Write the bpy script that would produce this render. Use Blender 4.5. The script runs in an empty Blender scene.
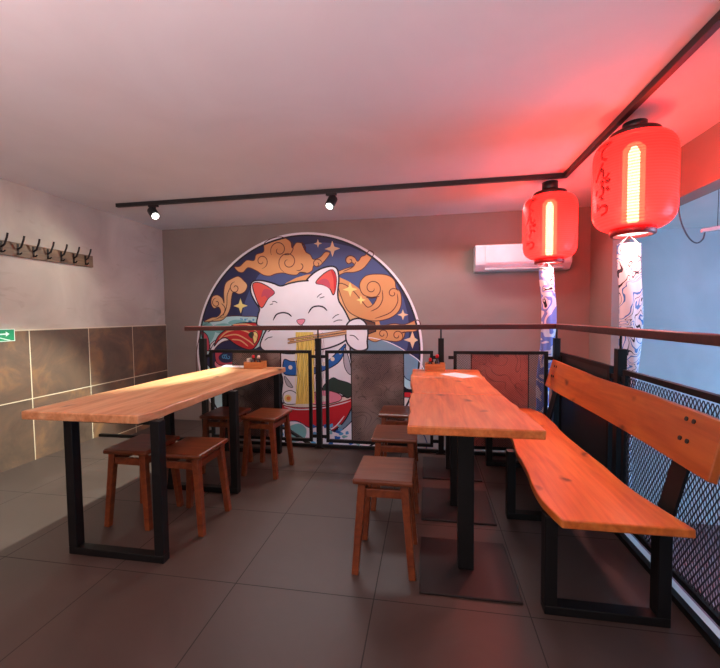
import bpy, bmesh, math, random
import numpy as np
from mathutils import Vector, Matrix
from mathutils.geometry import tessellate_polygon
random.seed(7)
SC = bpy.context.scene
COL = SC.collection
# ------------------------------------------------------------------ camera
FPX = 387.6; YAW, PIT, ROL = [math.radians(a) for a in (9.86, 2.67, -0.63)]; CH = 1.27
def cam_axes():
    cy, sy = math.cos(YAW), math.sin(YAW)
    F = np.array([-sy*math.cos(PIT), cy*math.cos(PIT), -math.sin(PIT)])
    r = np.array([cy, sy, 0]); u = np.cross(r, F); c, s = math.cos(ROL), math.sin(ROL)
    return c*r+s*u, -s*r+c*u, F
CR, CU, CF = cam_axes()
def on(px, py, ax, v):
    """survey helper: the point of a known plane that a bearing reaches"""
    d = (px-360)/FPX*CR-(py-334)/FPX*CU+CF
    t = (v-(0, 0, CH)['xyz'.index(ax)])/d['xyz'.index(ax)]
    return (t*d[0], t*d[1], CH+t*d[2])
cd = bpy.data.cameras.new('camera'); cam = bpy.data.objects.new('camera', cd); COL.objects.link(cam)
m = Matrix(((CR[0], CU[0], -CF[0], 0), (CR[1], CU[1], -CF[1], 0), (CR[2], CU[2], -CF[2], CH), (0, 0, 0, 1)))
cam.matrix_world = m
cd.sensor_width = 36; cd.lens = FPX/720*36; cd.clip_start = 0.02
SC.camera = cam
SC.view_settings.view_transform = 'Standard'; SC.view_settings.look = 'None'
SC.view_settings.exposure = 0.0; SC.view_settings.gamma = 1.0
# ------------------------------------------------------------------ world and big lights
w = bpy.data.worlds.new('world'); SC.world = w; w.use_nodes = True
w.node_tree.nodes['Background'].inputs[0].default_value = (0.80, 0.72, 0.74, 1)
w.node_tree.nodes['Background'].inputs[1].default_value = 0.12
def area(name, loc, rot, sx, sy, power, col, spread=180):
    d = bpy.data.lights.new(name, 'AREA'); d.shape = 'RECTANGLE'; d.size = sx; d.size_y = sy
    d.energy = power; d.color = col; d.spread = math.radians(spread)
    o = bpy.data.objects.new(name, d); COL.objects.link(o); o.location = loc
    o.rotation_euler = [math.radians(a) for a in rot]; return o
def spot(name, loc, target, power, col, ang, blend=.4, size=.03):
    d = bpy.data.lights.new(name, 'SPOT'); d.energy = power; d.color = col; d.spot_size = math.radians(ang)
    d.spot_blend = blend; d.shadow_soft_size = size
    o = bpy.data.objects.new(name, d); COL.objects.link(o); o.location = loc
    o.rotation_euler = (Vector(target)-Vector(loc)).to_track_quat('-Z', 'Y').to_euler(); return o
area('added_front_fill', (-0.8, -2.3, 1.2), (108, 0, 0), 4.5, 1.8, 26, (1.0, .90, .87))  # unseen fill added behind the camera to brighten the room
area('added_ceiling_uplight', (-1.2, -.5, 1.75), (170, 0, 0), 3.6, 1.6, 165, (1.0, .735, .745))  # unseen uplight added to brighten the ceiling and, by bounce, the tops
area('assumed_window_light', (4.3, 2.2, 0.9), (0, 78, 180-25), 1.6, 2.0, 560, (.30, .66, 1.0))  # unseen window assumed from the blue light on the right, no opening built
area('added_mural_fill', (-0.6, 4.2, 2.36), (-12, 0, 0), 3.4, .2, 34, (1.0, .93, .95), 150)  # unseen light added to brighten the mural
spot('spotlight_beam_left', (-2.72, 3.52, 2.30), (-3.5, 2.4, 0.9), 45, (.95, 1.0, .88), 120, 1.0)
spot('assumed_middle_beam', (-1.6, 3.52, 2.36), (-3.0, 2.65, 0.0), 620, (.90, 1.0, .88), 56, .45)  # assumed lamp with no head, placed to cast the left table's floor shadow
spot('spotlight_beam_right', (-0.90, 3.50, 2.30), (-2.0, 3.0, 0.7), 45, (1.0, .93, .80), 80, .5)

# ------------------------------------------------------------------ helpers
def lin(h):
    if isinstance(h, str):
        h = h.lstrip('#'); c = [int(h[i:i+2], 16)/255 for i in (0, 2, 4)]
    else: c = h
    return tuple((x/12.92 if x <= .04045 else ((x+.055)/1.055)**2.4) for x in c)+(1,)
def mat(name, col, rough=.5, metal=0, spec=.5, noise=0, nscale=8, bump=0, bscale=40):
    m = bpy.data.materials.new(name); m.use_nodes = True; nt = m.node_tree; b = nt.nodes['Principled BSDF']
    c = lin(col); b.inputs['Base Color'].default_value = c; b.inputs['Roughness'].default_value = rough
    b.inputs['Metallic'].default_value = metal; b.inputs['Specular IOR Level'].default_value = spec
    tc = nt.nodes.new('ShaderNodeTexCoord')
    n = nt.nodes.new('ShaderNodeTexNoise'); n.inputs['Scale'].default_value = nscale; n.inputs['Detail'].default_value = 5
    nt.links.new(tc.outputs['Object'], n.inputs['Vector'])
    r = nt.nodes.new('ShaderNodeValToRGB'); nt.links.new(n.outputs[0], r.inputs[0])
    k = max(noise, .04)
    r.color_ramp.elements[0].color = tuple(x*(1-k) for x in c[:3])+(1,); r.color_ramp.elements[0].position = .3
    r.color_ramp.elements[1].color = tuple(min(1, x*(1+k)) for x in c[:3])+(1,); r.color_ramp.elements[1].position = .7
    nt.links.new(r.outputs[0], b.inputs['Base Color'])
    if bump:
        n2 = nt.nodes.new('ShaderNodeTexNoise'); n2.inputs['Scale'].default_value = bscale
        nt.links.new(tc.outputs['Object'], n2.inputs['Vector'])
        bp = nt.nodes.new('ShaderNodeBump'); bp.inputs['Strength'].default_value = bump; bp.inputs['Distance'].default_value = .01
        nt.links.new(n2.outputs[0], bp.inputs['Height']); nt.links.new(bp.outputs[0], b.inputs['Normal'])
    return m
def flat(name, col, rough=.55): return mat(name, col, rough, noise=.03, nscale=3)
def N(nt, t, **kw):
    n = nt.nodes.new(t)
    for k, v in kw.items(): setattr(n, k, v)
    return n
def mth(nt, op, a, b=None, c=None):
    n = N(nt, 'ShaderNodeMath', operation=op)
    for i, v in enumerate((a, b, c)):
        if v is None: continue
        if isinstance(v, (int, float)): n.inputs[i].default_value = v
        else: nt.links.new(v, n.inputs[i])
    return n.outputs[0]
def ramp(nt, src, stops):
    r = N(nt, 'ShaderNodeValToRGB'); nt.links.new(src, r.inputs[0]); e = r.color_ramp.elements
    while len(e) < len(stops): e.new(.5)
    for x, (p, c) in zip(e, stops): x.position = p; x.color = lin(c)
    return r.outputs[0]
def mixc(nt, f, a, b, mode='MIX'):
    n = N(nt, 'ShaderNodeMix', data_type='RGBA', blend_type=mode)
    for s, v in ((n.inputs[0], f), (n.inputs[6], a), (n.inputs[7], b)):
        if isinstance(v, (int, float)): s.default_value = v
        elif isinstance(v, tuple): s.default_value = v
        else: nt.links.new(v, s)
    return n.outputs[2]

def wood(name, dark, mid, light, axis=1, scale=1.0, knots=True, rough=.32):
    m = bpy.data.materials.new(name); m.use_nodes = True; nt = m.node_tree; b = nt.nodes['Principled BSDF']
    tc = N(nt, 'ShaderNodeTexCoord'); mp = N(nt, 'ShaderNodeMapping')
    s = [9*scale]*3; s[axis] = 1.1*scale; mp.inputs['Scale'].default_value = s
    nt.links.new(tc.outputs['Object'], mp.inputs['Vector'])
    n = N(nt, 'ShaderNodeTexNoise'); n.inputs['Scale'].default_value = 1.6; n.inputs['Detail'].default_value = 6; n.inputs['Distortion'].default_value = 1.2
    nt.links.new(mp.outputs[0], n.inputs['Vector'])
    base = ramp(nt, n.outputs[0], [(.22, dark), (.5, mid), (.80, light)])
    mp2 = N(nt, 'ShaderNodeMapping'); s2 = [60*scale]*3; s2[axis] = 3*scale; mp2.inputs['Scale'].default_value = s2
    nt.links.new(tc.outputs['Object'], mp2.inputs['Vector'])
    n2 = N(nt, 'ShaderNodeTexNoise'); n2.inputs['Scale'].default_value = 1; n2.inputs['Detail'].default_value = 3
    nt.links.new(mp2.outputs[0], n2.inputs['Vector'])
    g = ramp(nt, n2.outputs[0], [(.3, (.88, .88, .88)), (.7, (1, 1, 1))])
    c = mixc(nt, .8, base, g, 'MULTIPLY')
    if knots:
        mp3 = N(nt, 'ShaderNodeMapping'); s3 = [6.5]*3; s3[axis] = 3.2; mp3.inputs['Scale'].default_value = s3
        nd = N(nt, 'ShaderNodeTexNoise'); nd.inputs['Scale'].default_value = 9
        nt.links.new(tc.outputs['Object'], nd.inputs['Vector'])
        ad = N(nt, 'ShaderNodeVectorMath', operation='MULTIPLY_ADD'); ad.inputs[1].default_value = (.10, .10, .10)
        nt.links.new(nd.outputs['Color'], ad.inputs[0]); nt.links.new(tc.outputs['Object'], ad.inputs[2])
        nt.links.new(ad.outputs[0], mp3.inputs['Vector'])
        v = N(nt, 'ShaderNodeTexVoronoi'); v.inputs['Scale'].default_value = 1.0; nt.links.new(mp3.outputs[0], v.inputs['Vector'])
        k = ramp(nt, v.outputs['Distance'], [(.06, (1, 1, 1)), (.19, (0, 0, 0))])
        sp = N(nt, 'ShaderNodeSeparateColor'); nt.links.new(v.outputs['Color'], sp.inputs[0])
        sel = mth(nt, 'GREATER_THAN', sp.outputs[0], .25)
        kk = mth(nt, 'MULTIPLY', k, sel)
        c = mixc(nt, mth(nt, 'MULTIPLY', kk, .85), c, lin('3a160a'))
    nt.links.new(c, b.inputs['Base Color']); b.inputs['Roughness'].default_value = rough
    bp = N(nt, 'ShaderNodeBump'); bp.inputs['Strength'].default_value = .12; bp.inputs['Distance'].default_value = .004
    nt.links.new(n2.outputs[0], bp.inputs['Height']); nt.links.new(bp.outputs[0], b.inputs['Normal'])
    return m

def link(o, parent=None):
    COL.objects.link(o)
    if parent: o.parent = parent
    return o
def obj(name, bm, mats, parent=None, smooth=False, loc=None, bevel=0):
    me = bpy.data.meshes.new(name)
    bmesh.ops.recalc_face_normals(bm, faces=bm.faces)
    bm.to_mesh(me); bm.free()
    for m_ in (mats if isinstance(mats, (list, tuple)) else [mats]): me.materials.append(m_)
    if smooth:
        for p in me.polygons: p.use_smooth = True
    o = bpy.data.objects.new(name, me); link(o, parent)
    if loc: o.location = loc
    if bevel:
        md = o.modifiers.new('bevel', 'BEVEL'); md.width = bevel; md.segments = 2; md.limit_method = 'ANGLE'
    return o
def tag(o, label, cat, group=None, kind=None):
    o['label'] = label; o['category'] = cat
    if group: o['group'] = group
    if kind: o['kind'] = kind
    return o
def struct(o): o['kind'] = 'structure'; return o
def thing(name, label, cat, loc=(0, 0, 0), rz=0, group=None):
    o = bpy.data.objects.new(name, None); o.empty_display_size = .1; COL.objects.link(o); o.location = loc; o.rotation_euler = (0, 0, rz)
    return tag(o, label, cat, group)
def copy_tree(o, parent=None):
    c = o.copy(); COL.objects.link(c); c.parent = parent
    for ch in list(o.children): copy_tree(ch, c)
    return c
def box(bm, a, b, mi=0, M=None):
    vs = [bm.verts.new((x, y, z)) for x in (a[0], b[0]) for y in (a[1], b[1]) for z in (a[2], b[2])]
    if M: 
        for v in vs: v.co = M @ v.co
    for f in ((0, 1, 3, 2), (4, 6, 7, 5), (0, 4, 5, 1), (2, 3, 7, 6), (0, 2, 6, 4), (1, 5, 7, 3)):
        bm.faces.new([vs[i] for i in f]).material_index = mi
    return vs
def bar(bm, p, q, wx, wy, up=(0, 0, 1), w2=None):
    """square bar from p to q"""
    p, q = Vector(p), Vector(q); d = (q-p).normalized(); s = d.cross(Vector(up))
    if s.length < 1e-4: s = d.cross(Vector((0, 1, 0)))
    s.normalize(); t = s.cross(d)
    w2 = w2 or (wx, wy)
    A = [bm.verts.new(p+s*a*wx/2+t*b*wy/2) for a, b in ((-1, -1), (1, -1), (1, 1), (-1, 1))]
    B = [bm.verts.new(q+s*a*w2[0]/2+t*b*w2[1]/2) for a, b in ((-1, -1), (1, -1), (1, 1), (-1, 1))]
    bm.faces.new(A); bm.faces.new(B[::-1])
    for i in range(4): bm.faces.new((A[i], B[i], B[(i+1) % 4], A[(i+1) % 4]))
def tube(bm, pts, r, seg=10, caps=True):
    pts = [Vector(p) for p in pts]; rings = []
    for i, p in enumerate(pts):
        d = (pts[min(i+1, len(pts)-1)]-pts[max(i-1, 0)]).normalized()
        a = d.cross(Vector((0, 0, 1)));
        if a.length < .05: a = d.cross(Vector((0, 1, 0)))
        a.normalize(); b = a.cross(d); rr = r[i] if isinstance(r, (list, tuple)) else r
        rings.append([bm.verts.new(p+a*math.cos(t)*rr+b*math.sin(t)*rr) for t in [k*2*math.pi/seg for k in range(seg)]])
    for A, B in zip(rings, rings[1:]):
        for k in range(seg): bm.faces.new((A[k], A[(k+1) % seg], B[(k+1) % seg], B[k]))
    if caps: bm.faces.new(rings[0]); bm.faces.new(rings[-1][::-1])
def lathe(bm, prof, seg=40, mi=0, cx=0, cy=0, cap0=False, cap1=False):
    rings = [[bm.verts.new((cx+r*math.cos(k*2*math.pi/seg), cy+r*math.sin(k*2*math.pi/seg), z)) for k in range(seg)] for r, z in prof]
    for A, B in zip(rings, rings[1:]):
        for k in range(seg): bm.faces.new((A[k], A[(k+1) % seg], B[(k+1) % seg], B[k])).material_index = mi
    if cap0: bm.faces.new(rings[0])
    if cap1: bm.faces.new(rings[-1])
def slab(bm, pts, z0, z1):
    """extruded outline"""
    A = [bm.verts.new((x, y, z0)) for x, y in pts]; B = [bm.verts.new((x, y, z1)) for x, y in pts]; n = len(pts)
    for t in tessellate_polygon([[Vector((x, y, 0)) for x, y in pts]]):
        bm.faces.new([A[i] for i in t]); bm.faces.new([B[i] for i in t])
    for i in range(n): bm.faces.new((A[i], A[(i+1) % n], B[(i+1) % n], B[i]))
def catmull(P, k=6, closed=True):
    out = []; n = len(P)
    rng = range(n) if closed else range(n-1)
    for i in rng:
        g = (lambda j: P[j % n]) if closed else (lambda j: P[max(0, min(n-1, j))])
        p0, p1, p2, p3 = g(i-1), g(i), g(i+1), g(i+2)
        for s in range(k):
            t = s/k
            out.append(tuple(.5*((2*p1[a])+(-p0[a]+p2[a])*t+(2*p0[a]-5*p1[a]+4*p2[a]-p3[a])*t*t+(-p0[a]+3*p1[a]-3*p2[a]+p3[a])*t**3) for a in range(len(p1))))
    if not closed: out.append(tuple(P[-1]))
    return out

# ------------------------------------------------------------------ materials
BLACK = mat('black_powder_coated_steel', '070607', .5, .0, .35, .05)
BLACK2 = mat('black_plastic', '1b191b', .4)
TOPW = wood('oiled_oak_tabletop', 'ae6838', 'd29264', 'e4ae80', 1)
TOPR = wood('oiled_oak_tabletop_red', 'ad5526', 'd0743a', 'e08f50', 1, 1.1)
BENCHW = wood('oiled_oak_bench', 'a94f1e', 'c96a2c', 'dc853f', 1, .9)
BACKW = wood('oiled_oak_shaded_backrest', '9a4419', 'b45b24', 'c9722f', 1, .9)  # bench oak darkened, the backrest's shade put into its colour
STOOLW = wood('varnished_red_brown_wood', '5a2612', '73361a', '8a4722', 1, 1.4, False, .3)
RAILW = wood('dark_handrail_wood', '35130f', '451a14', '52201a', 0, 1, False, .5)
SEATW = wood('varnished_seat_wood', '52230f', '683218', '7b3f20', 0, 1.6, False, .28)

def plaster(name, a, b, c, streak=True):
    m = bpy.data.materials.new(name); m.use_nodes = True; nt = m.node_tree; bs = nt.nodes['Principled BSDF']
    tc = N(nt, 'ShaderNodeTexCoord'); n = N(nt, 'ShaderNodeTexNoise'); n.inputs['Scale'].default_value = 1.6; n.inputs['Detail'].default_value = 7; n.inputs['Distortion'].default_value = .8
    nt.links.new(tc.outputs['Object'], n.inputs['Vector'])
    col = ramp(nt, n.outputs[0], [(.3, a), (.5, b), (.72, c)])
    if streak:
        mp = N(nt, 'ShaderNodeMapping'); mp.inputs['Scale'].default_value = (3, 2.2, 6); mp.inputs['Rotation'].default_value = (.5, 0, 0)
        nt.links.new(tc.outputs['Object'], mp.inputs['Vector'])
        n2 = N(nt, 'ShaderNodeTexNoise'); n2.inputs['Scale'].default_value = 1.1; n2.inputs['Detail'].default_value = 9; n2.inputs['Distortion'].default_value = 1.8
        nt.links.new(mp.outputs[0], n2.inputs['Vector'])
        f = ramp(nt, n2.outputs[0], [(.60, (0, 0, 0)), (.72, (.45, .45, .45))])
        col = mixc(nt, f, col, lin(a), 'MULTIPLY')
    nt.links.new(col, bs.inputs['Base Color']); bs.inputs['Roughness'].default_value = .8
    return m
PLAS = plaster('troweled_plaster', 'aa9a8c', 'b8a999', 'c4b6a6')
GREYW = plaster('grey_painted_wall', '86786e', '8d7f75', '92847a', False)
CEIL = plaster('white_ceiling_paint', 'd2cbc9', 'd6cfcd', 'dad4d2', False)
BLUEW = plaster('pale_wall', 'a0a8ae', 'a8b0b6', 'b0b8be', False)

def grid_mat(name, stops, grout, u, v, pu, pv, ou, ov, wid, rough, nscale, bumpy=.1, tilevar=.08):
    m = bpy.data.materials.new(name); m.use_nodes = True; nt = m.node_tree; bs = nt.nodes['Principled BSDF']
    tc = N(nt, 'ShaderNodeTexCoord'); sx = N(nt, 'ShaderNodeSeparateXYZ'); nt.links.new(tc.outputs['Object'], sx.inputs[0])
    def line(ax, p, o):
        a = mth(nt, 'DIVIDE', mth(nt, 'SUBTRACT', sx.outputs[ax], o), p)
        fr = mth(nt, 'FRACT', a); d = mth(nt, 'MINIMUM', fr, mth(nt, 'SUBTRACT', 1.0, fr))
        return mth(nt, 'LESS_THAN', mth(nt, 'MULTIPLY', d, p), wid/2), mth(nt, 'FLOOR', a)
    l1, i1 = line(u, pu, ou); l2, i2 = line(v, pv, ov); g = mth(nt, 'MAXIMUM', l1, l2)
    cb = N(nt, 'ShaderNodeCombineXYZ'); nt.links.new(i1, cb.inputs[0]); nt.links.new(i2, cb.inputs[1])
    wn = N(nt, 'ShaderNodeTexWhiteNoise', noise_dimensions='3D'); nt.links.new(cb.outputs[0], wn.inputs['Vector'])
    ofs = N(nt, 'ShaderNodeVectorMath', operation='MULTIPLY_ADD'); ofs.inputs[1].default_value = (7, 7, 7)
    nt.links.new(wn.outputs['Color'], ofs.inputs[0]); nt.links.new(tc.outputs['Object'], ofs.inputs[2])
    n = N(nt, 'ShaderNodeTexNoise'); n.inputs['Scale'].default_value = nscale; n.inputs['Detail'].default_value = 8; n.inputs['Roughness'].default_value = .62; n.inputs['Distortion'].default_value = .7
    nt.links.new(ofs.outputs[0], n.inputs['Vector'])
    c = ramp(nt, n.outputs[0], stops)
    vb = mth(nt, 'MULTIPLY_ADD', wn.outputs['Value'], tilevar, 1-tilevar/2)
    hs = N(nt, 'ShaderNodeHueSaturation'); nt.links.new(c, hs.inputs['Color']); nt.links.new(vb, hs.inputs['Value'])
    nt.links.new(mixc(nt, g, hs.outputs[0], lin(grout)), bs.inputs['Base Color'])
    rr = mth(nt, 'MULTIPLY_ADD', n.outputs[0], .2, rough-.1); nt.links.new(mth(nt, 'MAXIMUM', rr, mth(nt, 'MULTIPLY', g, .8)), bs.inputs['Roughness'])
    bp = N(nt, 'ShaderNodeBump'); bp.inputs['Strength'].default_value = bumpy; bp.inputs['Distance'].default_value = .003
    nt.links.new(mth(nt, 'SUBTRACT', n.outputs[0], mth(nt, 'MULTIPLY', g, 2.0)), bp.inputs['Height']); nt.links.new(bp.outputs[0], bs.inputs['Normal'])
    return m
FLOOR = grid_mat('grey_stone_floor_tile', [(.25, '3a2d28'), (.5, '43352f'), (.75, '4c3e38')], '241d1b', 0, 1, .665, .665, -.905, 1.665, .005, .46, 2.0)
TILE = grid_mat('rusted_metal_look_wall_tile', [(.30, '4d3d34'), (.43, '5a483c'), (.54, '664f40'), (.62, '795a42'), (.74, '8d653f')], 'cdbb9f', 1, 2, .615, .615, 4.746, 1.175, .008, .38, 2.6)

# ------------------------------------------------------------------ the room
XL, YB, ZC, YR, XF = -3.513, 4.746, 2.455, 3.58, 1.12
ZLOW, XR, YN = -1.05, 5.0, -2.6
bm = bmesh.new(); slab(bm, [(XL, YN), (XF-.03, YN), (XF-.03, YR+.02), (XL, YR+.02)], -.28, 0); struct(obj('floor', bm, FLOOR))
LOWF = grid_mat('lower_floor_tile', [(.25, '5a4248'), (.5, '654b52'), (.75, '70555c')], '3f3836', 0, 1, .665, .665, 0, 0, .005, .4, 2.0)
bm = bmesh.new(); box(bm, (XL, YN, ZLOW-.1), (XR, YB, ZLOW)); struct(obj('floor', bm, LOWF))
bm = bmesh.new(); box(bm, (XL-.15, YN, ZLOW), (XL, YB+.15, ZC+.2)); struct(obj('wall_left', bm, PLAS))
bm = bmesh.new(); box(bm, (XL, YB, ZLOW), (XR, YB+.15, ZC+.2)); 
WB = struct(obj('wall_back', bm, GREYW))
bm = bmesh.new(); box(bm, (XL, YN, ZLOW), (XL+.012, YB, 1.175)); struct(obj('trim_1', bm, TILE))
bm = bmesh.new(); box(bm, (XL, YN, 1.175), (XL+.013, YB, 1.183)); struct(obj('trim_2', bm, mat('cream_grout_edge', 'cdbb9f', .7)))
bm = bmesh.new(); box(bm, (XL, YN, ZC), (1.8, YB, ZC+.2)); struct(obj('ceiling', bm, CEIL))
# lowered bulkhead on the right, its beam face, and the pale lower ceiling beyond
bm = bmesh.new(); box(bm, (1.8, YN, 2.10), (1.95, YB, ZC+.2)); struct(obj('wall_right_beam', bm, GREYW))
bm = bmesh.new(); box(bm, (1.95, YN, 2.17), (XR, YB, ZC+.2)); struct(obj('ceiling', bm, CEIL))
bm = bmesh.new(); box(bm, (1.8, 4.22, ZLOW), (1.95, YB, 2.10)); struct(obj('wall_right_pier', bm, GREYW))
bm = bmesh.new(); box(bm, (1.95, YB-.02, ZLOW), (XR, YB, 2.17)); struct(obj('wall_back_right', bm, BLUEW))
bm = bmesh.new(); box(bm, (XR, YN, ZLOW), (XR+.15, YB+.15, 2.6)); struct(obj('wall_right', bm, BLUEW))
# black angle trim on the slab edge, and the white painted edge strip beyond it
bm = bmesh.new(); box(bm, (XF-.06, 0, 0), (XF-.03, YR+.02, .03)); box(bm, (XL+.02, YR, -.0), (XF-.03, YR+.02, .03)); box(bm, (XL+.02, YR+.02, -.28), (XF-.03, YR+.025, .03))
struct(obj('trim_3', bm, BLACK))
bm = bmesh.new(); box(bm, (XF-.028, 0, -.28), (XF+.012, YR+.02, .018)); struct(obj('trim_4', bm, mat('white_edge_paint', 'd8d4d2', .6)))
# stair landing behind the railing on the left, steps going down to the right
bm = bmesh.new(); box(bm, (XL+.012, YR+.03, -.3), (-2.3, YB, -.12))
struct(obj('floor_stairs', bm, FLOOR))
bm = bmesh.new()
for k in range(4): box(bm, (-2.3+k*.28, YR+.03, -1.05), (-2.02+k*.28, YB, -.31-.19*k))
struct(obj('floor_stair_steps', bm, FLOOR))

# ------------------------------------------------------------------ mural
pal = dict(white='efe9ea', cream='e9dccb', black='1a1622', navy='272a50', indigo='46527f', gold='d9985f', goldl='e6b27e', star='eac79a', yel='f0dc86', line='5b2a26',
           red='c8232b', red2='e2574a', pink='ec8fa0', pinkd='c74a5c', teal='7fb9b6', aqua='b8dcdc', blue='2163b0', sky='5aa7d0', slate='7a9aab', green='2d4036', noodle='efcf62', tan='d7a676', brown='6a3a2a', grey='b9b3ba', orange='e8813c')
PM = {}
def paint(k):
    if k not in PM: PM[k] = flat('paint_'+k, pal[k], .5)
    return PM[k]
mural = thing('wall_mural', 'round wall painting of a white lucky cat eating noodles from a red bowl', 'mural', (-1.552, YB, 0.83))
class Art:
    def __init__(s, name): s.bm = bmesh.new(); s.name = name; s.keys = []
    def mi(s, k):
        if k not in s.keys: s.keys.append(k)
        return s.keys.index(k)
    def fill(s, pts, k, lay, clip=True):
        z = YB-.004-.0005*lay
        if clip:
            q = []
            for x, zz in pts:
                dx, dz = x+1.552, zz-.83; r = math.hypot(dx, dz)
                if r > 1.448: dx *= 1.448/r; dz *= 1.448/r
                q.append((dx-1.552, dz+.83))
            pts = q
        vs = [s.bm.verts.new((x+1.552, z-YB, zz-.83)) for x, zz in pts]
        for t in tessellate_polygon([[Vector((x, zz, 0)) for x, zz in pts]]):
            try: s.bm.faces.new([vs[i] for i in t]).material_index = s.mi(k)
            except ValueError: pass
    def stroke(s, pts, wd, k, lay, closed=False):
        z = -.004-.0005*lay; n = len(pts); L = []; R_ = []
        for i, (x, zz) in enumerate(pts):
            a = pts[(i-1) % n] if closed else pts[max(i-1, 0)]; b = pts[(i+1) % n] if closed else pts[min(i+1, n-1)]
            dx, dz = b[0]-a[0], b[1]-a[1]; l = math.hypot(dx, dz) or 1; nx, nz = -dz/l*wd/2, dx/l*wd/2
            if not closed:
                t = min(i, n-1-i)/max(1, n-1)*5; t = min(1, .35+t); nx *= t; nz *= t
            L.append(s.bm.verts.new((x+nx+1.552, z, zz+nz-.83))); R_.append(s.bm.verts.new((x-nx+1.552, z, zz-nz-.83)))
        for i in range(n if closed else n-1):
            j = (i+1) % n; s.bm.faces.new((L[i], L[j], R_[j], R_[i])).material_index = s.mi(k)
    def done(s): return obj(s.name, s.bm, [paint(k) for k in s.keys], mural)
def wp(p): a = on(p[0], p[1], 'y', YB); return (a[0], a[2])
def VA(*P): return [(190+x/6, 225+y/6) for x, y in P]
def VB(*P): return [(300+x/5.538, 225+y/5.538) for x, y in P]
def VC(*P): return [(190+x/5.14, 320+y/5.14) for x, y in P]
def VD(*P): return [(300+x/5.14, 320+y/5.14) for x, y in P]
def VW(*P): return [(190+x/2.784, 220+y/2.784) for x, y in P]
def sm(P, k=5, closed=True): return catmull([wp(p) for p in P], k, closed)
def circ(px, py, r, n=36, ry=None):
    c = wp((px, py)); s_ = wp((px+1, py)); u = abs(s_[0]-c[0])
    return [(c[0]+r*u*math.cos(t), c[1]+(ry or r)*u*math.sin(t)) for t in [i*2*math.pi/n for i in range(n)]]
def spiral(px, py, r, turns=1.3, a0=0, n=26, cw=1):
    c = wp((px, py)); u = .0133
    return [(c[0]+r*u*(1-i/n*.8)*math.cos(a0+cw*i/n*turns*6.283), c[1]+r*u*(1-i/n*.8)*math.sin(a0+cw*i/n*turns*6.283)) for i in range(n+1)]
def disc(r, n=120): return [(-1.552+r*math.cos(i*2*math.pi/n), .83+r*math.sin(i*2*math.pi/n)) for i in range(n)]
LW = .011
def shape(a, P, k, lay, line='line', lw=LW, smooth=True):
    q = sm(P) if smooth else [wp(p) for p in P]
    a.fill(q, k, lay)
    if line: a.stroke(q, lw, line, lay+.4, True)
a = Art('painted_border'); a.fill(disc(1.5), 'white', 0, False); a.fill(disc(1.472), 'black', .5, False); a.done()
a = Art('night_sky'); a.fill(disc(1.45), 'navy', 1, False)
a.fill(circ(322, 330, 84), 'indigo', 1.5); 
a.fill(circ(318, 338, 62), 'gold', 2); a.fill(circ(322, 345, 50), 'goldl', 2.3); a.done()
# clouds
a = Art('cloud')
P = VA((268, 252), (300, 248), (340, 212), (385, 213), (398, 178), (442, 160), (446, 112), (490, 82), (550, 72), (602, 98), (614, 138), (640, 106), (682, 116), (692, 155))+VB((8, 95), (30, 120), (32, 148), (58, 165), (75, 190), (112, 178), (140, 150), (166, 158), (132, 205), (100, 232), (76, 226), (68, 252), (40, 268), (5, 262))+VA((700, 288), (662, 284), (640, 300), (600, 298), (560, 288), (512, 294), (480, 306), (440, 300), (400, 275), (350, 256), (320, 284), (290, 280))
shape(a, P, 'gold', 3)
for (x, y, r, t, a0, cw) in ((535, 150, 9, 1.2, -2.6, -1), (430, 218, 7, 1.2, -1.5, 1), (590, 222, 10.5, 1.4, -2, -1), (660, 240, 6, .5, -2.2, 1)):
    p = VA((x, y))[0]; a.stroke(spiral(p[0], p[1], r, t, a0, cw=cw), LW, 'line', 4)
p = VB((95, 215))[0]; a.stroke(spiral(p[0], p[1], 5, 1.2, 0), LW, 'line', 4)
a.stroke(sm(VA((612, 98), (620, 140), (600, 175), (560, 178)), 5, False), LW, 'line', 4)
a.done()
a = Art('cloud')
shape(a, VA((85, 580), (130, 556), (165, 550), (186, 522), (172, 492), (145, 500), (128, 470), (135, 432), (165, 420), (195, 440), (206, 468), (204, 400), (215, 350), (245, 326), (290, 308), (322, 332), (345, 362), (330, 400), (295, 415), (262, 402), (250, 440), (245, 490), (225, 540), (190, 572), (140, 578)), 'goldl', 3)
for (x, y, r, t, a0, cw) in ((272, 378, 6, 1.2, 1.6, 1), (160, 468, 5, 1.1, 1.6, 1)):
    p = VA((x, y))[0]; a.stroke(spiral(p[0], p[1], r, t, a0, cw=cw), LW, 'line', 4)
a.stroke(sm(VA((245, 370), (225, 420), (222, 480), (205, 530), (160, 565)), 5, False), LW, 'line', 4)
a.stroke(sm(VA((190, 470), (212, 500), (200, 545)), 5, False), LW, 'line', 4)
a.done()
a = Art('cloud')
shape(a, VB((205, 262), (250, 242), (300, 226), (288, 208), (265, 215), (252, 190), (270, 170), (300, 176), (320, 202), (340, 176), (360, 168), (385, 143), (408, 160), (378, 210), (345, 245), (300, 262), (250, 264), (215, 278)), 'gold', 3)
p = VB((276, 198))[0]; a.stroke(spiral(p[0], p[1], 5, 1.2, .5), LW, 'line', 4)
a.stroke(sm(VB((310, 205), (290, 235), (240, 258)), 5, False), LW, 'line', 4)
a.done()
a = Art('cloud')
shape(a, VB((335, 315), (368, 280), (430, 272), (490, 280), (525, 310), (532, 348), (556, 372), (562, 430), (545, 480), (500, 514), (440, 530), (380, 528), (310, 505), (262, 470), (230, 400), (212, 330), (250, 330), (300, 370), (350, 430), (375, 455), (405, 440), (425, 400), (390, 400), (350, 385), (332, 350)), 'gold', 3)
p = VB((400, 350))[0]; a.stroke(spiral(p[0], p[1], 9.5, 1.3, -2, cw=1), LW, 'line', 4)
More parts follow.
